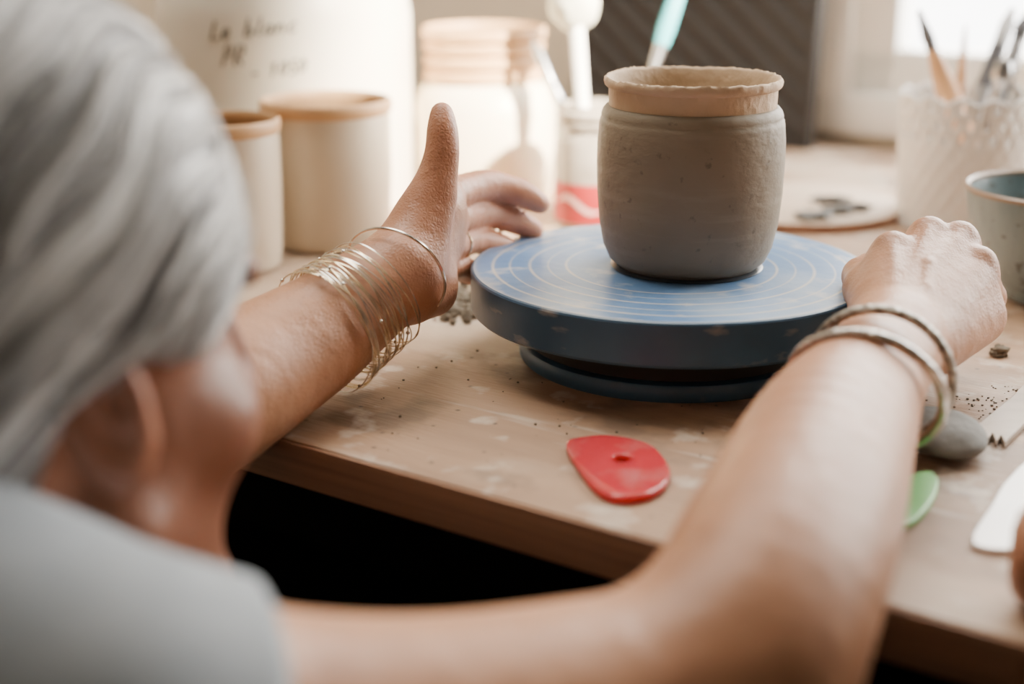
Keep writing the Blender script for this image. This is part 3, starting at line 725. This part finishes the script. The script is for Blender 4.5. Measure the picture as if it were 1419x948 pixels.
# ---- left arm
LW = P(545, 383, .832)
fld.limb([(SL, .045), (P(-120, 690, .66), .043), (P(70, 685, .69), .040), (P(190, 615, .715), .0405), (P(300, 548, .75), .0385), (P(370, 505, .778), .0355), (P(435, 465, .80), .0325), (P(490, 424, .818), .0288), (LW, .0262)], .01)
lm = {'i': P(612, 276, .893), 'm': P(619, 308, .902), 'r': P(612, 343, .898), 'p': P(601, 376, .888)}
for q, rr in (('i', .0145), ('m', .0142), ('r', .0138), ('p', .0130)):
    fld.caps(LW.lerp(lm[q], .05), lm[q], .0190, rr, .009)
fld.caps(P(570, 405, .85), P(597, 404, .872), .0185, .016, .014)        # heel of the hand
LFg = {
 'i': [(lm['i'], .0118), (P(640, 264, .918), .0102), (P(672, 256, .938), .0098), (P(698, 260, .948), .0089), (P(722, 268, .955), .0089), (P(748, 282, .962), .0070)],
 'm': [(lm['m'], .0115), (P(645, 300, .928), .0097), (P(674, 294, .950), .0095), (P(696, 300, .960), .0086), (P(714, 306, .968), .0086), (P(740, 319, .975), .0068)],
 'r': [(lm['r'], .0112), (P(634, 338, .920), .0094), (P(658, 332, .942), .0091), (P(678, 337, .952), .0082), (P(692, 341, .960), .0082), (P(712, 349, .966), .0064)],
 'p': [(lm['p'], .0104), (P(618, 374, .905), .0087), (P(634, 371, .922), .0083), (P(646, 375, .931), .0076), (P(654, 378, .938), .0075), (P(666, 382, .944), .0060)]}
for q in LFg: fld.limb(LFg[q], .0012, 3)
fld.limb([(P(560, 372, .838), .0218), (P(583, 310, .848), .0182), (P(600, 266, .850), .0134), (P(609, 232, .850), .0106), (P(613, 206, .850), .0094), (P(613, 180, .851), .0085), (P(612, 156, .853), .0062)], .008)
fld.caps(P(600, 276, .857), P(614, 298, .890), .0105, .0105, .010)       # web of the thumb
# ---- neck and head
fld.caps(Hd(0, -.030, -.05), NB - UP * .03, .054, .060, .015)
fld.caps(NB - UP * .04, SR, .050, .042, .02); fld.caps(NB - UP * .04, SL, .050, .042, .02)
fld.ell(Hd(0, -.010, .020), (.073, .094, .086), HAX, .01)
fld.ell(Hd(0, .034, -.056), (.0630, .0615, .082), HAX, .014)
for sx in (-1, 1):
    fld.caps(Hd(sx * .052, .010, -.086), Hd(sx * .026, .068, -.128), .018, .018, .02)
    fld.ell(Hd(sx * .041, .060, -.052), (.021, .021, .020), HAX, .016)
    fld.ell(Hd(sx * .029, .097, -.012), (.013, .011, .009), HAX, .012, 'sub')
    fld.caps(Hd(sx * .012, .087, .006), Hd(sx * .045, .075, .006), .008, .007, .01)
    # ear
    c = Hd(sx * .070, -.008, -.031)
    e1 = (HR * sx * .86 - HF * .50).normalized(); e3 = (HU * .95 - HF * .28).normalized(); e2 = e3.cross(e1).normalized()
    fld.ell(c + e1 * .004, (.0074, .0148, .0290), [e1, e2, e3], .004)
    fld.ell(c + e1 * .0115 + e3 * .003, (.0086, .0098, .0208), [e1, e2, e3], .0025, 'sub')
    fld.caps(c + e1 * .002 - e3 * .020, c + e1 * .000 - e3 * .027, .0062, .0050, .006)
    fld.caps(c + e1 * .004 + e2 * (.006 * sx) - e3 * .004, c + e1 * .003 + e2 * (.009 * sx) - e3 * .012, .004, .0045, .004)
    fld.caps(c + e1 * .004 - e2 * (.004 * sx) + e3 * .014, c + e1 * .004 - e2 * (.002 * sx) - e3 * .012, .0026, .0026, .003)
fld.ell(Hd(0, .077, -.130), (.021, .017, .017), HAX, .018)
fld.caps(Hd(0, .093, -.008), Hd(0, .112, -.050), .0075, .0105, .01)
for sx in (-1, 1): fld.ell(Hd(sx * .011, .103, -.054), (.009, .011, .008), HAX, .008)
fld.ell(Hd(0, .093, -.082), (.022, .009, .006), HAX, .006); fld.ell(Hd(0, .090, -.095), (.019, .009, .006), HAX, .006)
me, vv, _q = fld.mesh('body')
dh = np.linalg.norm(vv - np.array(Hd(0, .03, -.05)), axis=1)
tint = (.86 * np.clip((.140 - dh) / .03, 0, 1)).astype(np.float32)     # shade painted into the skin colour of face and neck
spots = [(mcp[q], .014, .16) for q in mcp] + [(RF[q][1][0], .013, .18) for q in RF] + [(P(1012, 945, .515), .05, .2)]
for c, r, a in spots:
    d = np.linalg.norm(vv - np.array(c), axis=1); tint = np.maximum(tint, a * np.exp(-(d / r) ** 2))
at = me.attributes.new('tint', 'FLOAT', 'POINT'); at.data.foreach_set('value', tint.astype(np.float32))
rosy = np.zeros(len(vv), np.float32)                                     # pinker fingers of the open hand, and the ears
for q in LFg:
    for c, _r in LFg[q]:
        d = np.linalg.norm(vv - np.array(c), axis=1); rosy = np.maximum(rosy, .70 * np.exp(-(d / .017) ** 4))
for c in (P(612, 200, .85), P(612, 165, .853), P(600, 266, .85), P(585, 310, .848), P(596, 400, .872), P(560, 370, .84)):
    d = np.linalg.norm(vv - np.array(c), axis=1); rosy = np.maximum(rosy, .5 * np.exp(-(d / .03) ** 2))
for sx in (-1, 1):
    d = np.linalg.norm(vv - np.array(Hd(sx * .080, -.012, -.030)), axis=1); rosy = np.maximum(rosy, .38 * np.exp(-(d / .026) ** 4))
at = me.attributes.new('rosy', 'FLOAT', 'POINT'); at.data.foreach_set('value', rosy.astype(np.float32))
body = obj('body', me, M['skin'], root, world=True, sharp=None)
del fld
for sx in (-1, 1):
    obj('eye', blob(Hd(sx * .028, .0650, -.012), (.0100, .0100, .0100), 3, 0), M['eye'], root, world=True)
# ---- hair: a shaped mass plus fine swept-back strands, one mesh
hf = Field((HC.x - .16, HC.y - .17, HC.z - .17), (HC.x + .16, HC.y + .17, HC.z + .15), .002)
X, Y, Z = hf.ax[0][:, None, None] - HC.x, hf.ax[1][None, :, None] - HC.y, hf.ax[2][None, None, :] - HC.z
lr = X * HR.x + Y * HR.y + Z * HR.z; lf = X * HF.x + Y * HF.y + Z * HF.z; lu = X * HU.x + Y * HU.y + Z * HU.z
PB = np.array((0, -.80, -.60)); PE = np.array((0, -.60, .80))
HCC = np.array((0, -.012, .018)); HRD = np.array((.0825, .101, .0975))
def wav(th, ph): return .12 * np.sin(3.0 * th + 1.2 * ph) + .035 * np.sin(7.5 * th + 3 * ph)
def stripes(r, f, u):
    r = r - HCC[0]; f = f - HCC[1]; u = u - HCC[2]
    n = np.sqrt(r * r + f * f + u * u) + 1e-6
    th = np.arccos(np.clip((f * PB[1] + u * PB[2]) / n, -1, 1)); ph = np.arctan2(r, f * PE[1] + u * PE[2])
    w = ph + wav(th, ph)
    big = np.sin(9 * w + .6 * np.sin(2 * th + 2 * ph)); m1 = np.sin(23 * w + 1.6 * np.sin(2.2 * th + ph * 3)); m2 = np.sin(49 * w + 2.2 * np.sin(2.6 * th + ph * 5 + 1))
    fine = np.sin(103 * w + 3 * np.sin(2 * th + 9 * ph))
    return big, m1, m2, fine
big, m1, m2, fine = stripes(lr, lf, lu)
def ellv(r, f, u, c, rad):
    a = [(r - c[0]) / rad[0], (f - c[1]) / rad[1], (u - c[2]) / rad[2]]
    k0 = np.sqrt(sum(x * x for x in a)); k1 = np.sqrt(sum((x / q) ** 2 for x, q in zip(a, rad))) + 1e-6
    return k0 * (k0 - 1) / k1
d = ellv(lr, lf, lu, HCC, HRD)
d2 = ellv(lr, lf, lu, (0, -.055, -.045), (.066, .055, .075))
k = .03; hh = np.maximum(k - np.abs(d - d2), 0) / k; d = np.minimum(d, d2) - hh * hh * k * .25
d = d - .0012 * big - .0008 * m1 - .0007 * m2 - .0004 * fine
gx = [-.13, -.075, -.045, -.034, -.026, -.008, .015, .040, .058, .072, .085, .11]
gy = [-.12, -.11, -.10, -.075, -.028, -.014, -.018, -.026, -.018, .004, .040, .07]
cut = np.interp(lf, gx, gy) - lu + .0015 * m1
cut = cut * .75
a, b = -d, -cut; k = .010; hh = np.maximum(k - np.abs(a - b), 0) / k
hf.F = (-(np.minimum(a, b) - hh * hh * k * .25)).astype(np.float32)
me0, vv, QQ = hf.mesh('hair_mass'); bpy.data.meshes.remove(me0)
q = vv - np.array(HC); r_, f_, u_ = (q @ np.array(e) for e in (HR, HF, HU))
b1, b2, b3, b4 = stripes(r_, f_, u_)
st = np.clip(.44 + .17 * b1 + .19 * b2 + .17 * b3 + .12 * b4, 0, 1)
rng = np.random.default_rng(7)
SV, SQ, SS = [vv], [QQ], [st]; base = len(vv)
Bx = np.stack([np.array(HR), np.array(HF), np.array(HU)])
nseg = 26; ang = np.arange(5) * 2 * PI / 5
NL = 52
lockph = np.linspace(-PI, PI, NL) + rng.normal(0, .03, NL); lockc = rng.normal(.63, .24, NL); lockw = rng.normal(0, .055, NL); lockp = rng.uniform(0, 6, NL)
for i in range(3200):
    L = rng.integers(0, NL)
    ph0 = lockph[L] + rng.normal(0, .035); t0 = rng.uniform(1.3, 2.85); t1 = rng.uniform(.35, t0 - .7)
    th = np.linspace(t0, t1, nseg)
    ph = ph0 - wav(th, ph0) + lockw[L] * np.sin(4 * th + lockp[L]) + rng.normal(0, .018) * np.sin(rng.uniform(1, 4) * th + rng.uniform(0, 6))
    dr_ = PB[None] * np.cos(th)[:, None] + np.sin(th)[:, None] * (PE[None] * np.cos(ph)[:, None] + np.array((1, 0, 0))[None] * np.sin(ph)[:, None])
    rr = 1 / np.sqrt(((dr_ / HRD) ** 2).sum(1))
    lift = rng.uniform(.0000, .0032) + (rng.uniform(.002, .006) if rng.random() < .07 else 0)
    env = np.sin(np.linspace(.1, PI - .1, nseg)) ** .5
    loc = HCC + dr_ * (rr + lift * env)[:, None]
    ok = loc[:, 2] > np.interp(loc[:, 1], gx, gy) + .002
    if not ok.all():
        j = np.argmax(~ok)
        if j < 6: continue
        loc = loc[:j]
    m = len(loc); wpt = np.array(HC) + loc @ Bx
    tg = np.gradient(wpt, axis=0); tg /= np.linalg.norm(tg, axis=1)[:, None] + 1e-9
    nrm = (dr_[:m] @ Bx); nrm -= tg * (nrm * tg).sum(1)[:, None]; nrm /= np.linalg.norm(nrm, axis=1)[:, None] + 1e-9
    bi = np.cross(tg, nrm); rad = rng.uniform(.0003, .0011) * np.clip(np.sin(np.linspace(.15, PI - .05, m)) * 2, .1, 1)
    ringv = wpt[:, None] + rad[:, None, None] * (nrm[:, None] * np.cos(ang)[None, :, None] * .6 + bi[:, None] * np.sin(ang)[None, :, None])
    SV.append(ringv.reshape(-1, 3))
    ii = np.arange(m - 1)[:, None] * 5; kk = np.arange(5)[None]; k2 = (kk + 1) % 5
    SQ.append(np.stack([ii + kk, ii + k2, ii + 5 + k2, ii + 5 + kk], -1).reshape(-1, 4) + base)
    SS.append(np.full(m * 5, np.clip(lockc[L] + rng.normal(0, .18), .03, 1)))
    base += m * 5
me = mesh_from('hair', np.concatenate(SV), np.concatenate(SQ))
at = me.attributes.new('streak', 'FLOAT', 'POINT'); at.data.foreach_set('value', np.concatenate(SS).astype(np.float32))
obj('hair', me, M['hair'], root, world=True, sharp=None)
del hf, d, d2, cut, big, m1, m2, fine, lr, lf, lu
# ---- shirt
sf = Field((min(SL.x, PEL.x) - .22, PEL.y - .28, .50), (.08, SL.y + .2, 1.10), .004)
TR1 = P(-150, 890, .455); TR2 = P(45, 985, .44)
sf.limb([(TR1, .060), (TR2, .060), (SR, .053)], .01)
def mirr(p):
    q = p - HC; return HC - R * q.dot(R) + F * (q.dot(F) + .05) + UP * q.z
sf.limb([(mirr(TR1), .060), (mirr(TR2), .058), (SL, .053)], .02)
axis_t = (NB - PEL).normalized(); fwdt = R.cross(axis_t) * -1
sf.ell(NB.lerp(PEL, .30) - F * .02, (.165, .115, .20), [R, fwdt, axis_t], .03)
sf.caps(NB - F * .03 - UP * .02, NB.lerp(PEL, .5), .085, .12, .03)
sf.caps(NB.lerp(PEL, .4) + R * .05, PEL + R * .06, .115, .125, .06); sf.caps(NB.lerp(PEL, .4) - R * .05, PEL - R * .06, .115, .125, .06)
sf.caps(NB - UP * .03, Hd(0, -.035, -.105), .068, .064, .02, cut=(Hd(0, -.035, -.114), (HU * .9 + HF * .3).normalized()))
ce = P(340, 1045, .448); ad = (P(620, 1035, .475) - P(420, 1045, .455)).normalized()
sf.caps(SR, P(560, 1038, .47), .053, .0485, .01, cut=(ce, ad))
cl = SL.lerp(P(-120, 690, .66), .8); al_ = (P(-120, 690, .66) - SL).normalized()
sf.caps(SL, P(-100, 690, .66), .054, .05, .02, cut=(cl, al_))
me, vv, _q = sf.mesh('shirt')
obj('shirt', me, M['shirt'], root, world=True, sharp=50)
del sf
# ---- trousers and shoes, stool
tf = Field((PEL.x - .35, PEL.y - .3, .06), (PEL.x + .6, PEL.y + .75, .78), .008)
tf.caps(PEL + R * .07 - UP * .02, PEL - R * .07 - UP * .02, .125, .125, .05)
for sx in (-1, 1):
    hp = PEL + R * sx * .09 - UP * .05; kn = PEL + R * sx * .12 + F * .40; kn.z = .52; an = kn + F * .03; an.z = .12
    tf.caps(hp, kn, .075, .06, .04); tf.caps(kn, an, .058, .042, .03)
me, vv, _q = tf.mesh('trousers'); obj('trousers', me, M['trousers'], root, world=True, sharp=None)
for sx in (-1, 1):
    an = PEL + R * sx * .12 + F * .43
    bm = bmesh.new(); blob((0, 0, 0), (.045, .13, .05), 3, .05, 1, 0, bm)
    for v in bm.verts:
        v.co.z = max(v.co.z, -.035) + .035
        if v.co.y > 0: v.co.z *= 1 - .35 * min(1, v.co.y / .13)
        w = R * v.co.x + F * (v.co.y + .05) + UP * v.co.z; v.co = w + Vector((an.x, an.y, 0))
    obj('shoe', bm, M['rubber'], root, world=True)
stl = thing('stool', 'round wooden stool under the seated person', 'stool', (PEL.x, PEL.y, 0))
obj('seat', lathe([(0, .42), (.15, .42), (.16, .425), (.16, .445), (.15, .45), (0, .45)]), M['light_wood'], stl)
for i in range(4):
    a = i * PI / 2 + .5; obj('leg', tube([(.11 * math.cos(a), .11 * math.sin(a), .42), (.17 * math.cos(a), .17 * math.sin(a), 0)], .015), M['brown_wood'], stl)
# ------------------------------------------------------------------ bracelets
def ring(c, n, rad, wr, squash=1.0, N=72, wob=0, seed=0, seg=8):
    n = n.normalized(); e1 = n.cross(UP).normalized(); e2 = e1.cross(n)
    pts = []
    for i in range(N):
        a = 2 * PI * i / N
        w = wob * math.sin(2 * a + seed) + wob * .5 * math.sin(3 * a + seed * 2)
        pts.append(c + e1 * math.cos(a) * rad + e2 * math.sin(a) * rad * squash + n * w)
    return pts
axl = P(520, 400, .826) - P(435, 465, .80)
cL = P(484, 431, .814)
wb = thing('wire_bracelet', 'loose bundle of thin beaded wire bracelets on the left forearm', 'bracelet', cL)
for i in range(24):
    u = (i - 11.5) / 11.5
    n = axl.normalized() + Vector((random.uniform(-.16, .16), random.uniform(-.16, .16), random.uniform(-.2, .2)))
    pts = ring(cL + axl.normalized() * u * .018 - UP * .0015, n, .0335 - .002 * u + random.uniform(0, .0024), .0006, 1.05, 80, .0014, i)
    s = obj('strand', tube(pts, .00040, 6, True), M['gold'] if i % 2 == 0 else M['wire'], wb, world=True)
    if i % 2 == 0:
        for k in range(2):
            q = pts[random.randrange(80)]
            obj('bead', blob(q, (.0012, .0012, .0012), 2, 0), M['wire'], s, world=True)
cb = P(549, 376, .835); nb = P(580, 330, .856) - cb
pts = ring(cb, nb, .0312, 0, 1.02, 80, .0004)
tag(obj('bangle', tube(pts, .0009, 8, True), M['wire'], world=True), 'single thin silver bangle at the left wrist nearest the hand', 'bangle')
fa_, fb_ = LFg['r'][0][0], LFg['r'][2][0]
pts = ring(LFg['r'][1][0], fb_ - fa_, .0099, 0, 1, 40)
tag(obj('finger_ring', tube(pts, .0009, 8, True), M['gold'], world=True), 'thin gold ring worn on the left hand beside the wheel', 'ring')
axr = P(1240, 470, .760) - P(1153, 605, .65)
pts = ring(P(1218, 522, .722), axr, .0362, 0, 1.0, 96)
tag(obj('bangle', tube(pts, .0026, 12, True), M['old_silver'], world=True), 'darker textured silver bangle on the right wrist, nearer the hand', 'bangle')
pts = ring(P(1199, 544, .700), axr + Vector((.0, -.0, .05)), .0378, 0, 1.0, 96)
tag(obj('bangle', tube(pts, .0030, 12, True), M['silver'], world=True), 'bright smooth silver bangle on the right forearm, further from the hand', 'bangle')
# ------------------------------------------------------------------ light
def area(name, loc, target, sx, sy, e, col):
    l = bpy.data.lights.new(name, 'AREA'); l.shape = 'RECTANGLE'; l.size = sx; l.size_y = sy; l.energy = e; l.color = col
    o = bpy.data.objects.new(name, l); C.objects.link(o); o.location = loc
    o.rotation_euler = (Vector(target) - Vector(loc)).to_track_quat('-Z', 'Y').to_euler()
area('window_daylight', W(mid + .1, WALL + .4, 1.65), W(mid + .1, .6, 1.60), 2.4, 1.9, 175, (1, .93, .83))
area('skylight', W(-.9, .95, 2.4), W(-.6, .8, .9), 1.0, .8, 29, (1, .91, .79))
l = bpy.data.lights.new('jar_glow_spot', 'SPOT'); l.energy = 2600; l.spot_size = math.radians(15); l.spot_blend = .7; l.shadow_soft_size = .05; l.color = (1, .88, .70)  # unseen spot added inside the room to make the ribbed jar glow
o = bpy.data.objects.new('jar_glow_spot', l); C.objects.link(o); o.location = W(.75, .80, 2.0)
o.rotation_euler = ((RJ + UP * .09 - R * .01) - o.location).to_track_quat('-Z', 'Y').to_euler()
w = bpy.data.worlds.new('World'); S.world = w; w.use_nodes = True
w.node_tree.nodes['Background'].inputs[0].default_value = (1, .98, .95, 1); w.node_tree.nodes['Background'].inputs[1].default_value = 11
# ------------------------------------------------------------------ camera
cd = bpy.data.cameras.new('camera'); co = bpy.data.objects.new('camera', cd); C.objects.link(co)
co.location = CAM; co.rotation_euler = (PI / 2 - PITCH, 0, 0)
cd.sensor_width = 36; cd.lens = 50; cd.clip_start = .02
cd.dof.use_dof = True; cd.dof.focus_distance = .84; cd.dof.aperture_fstop = 2.8
S.camera = co
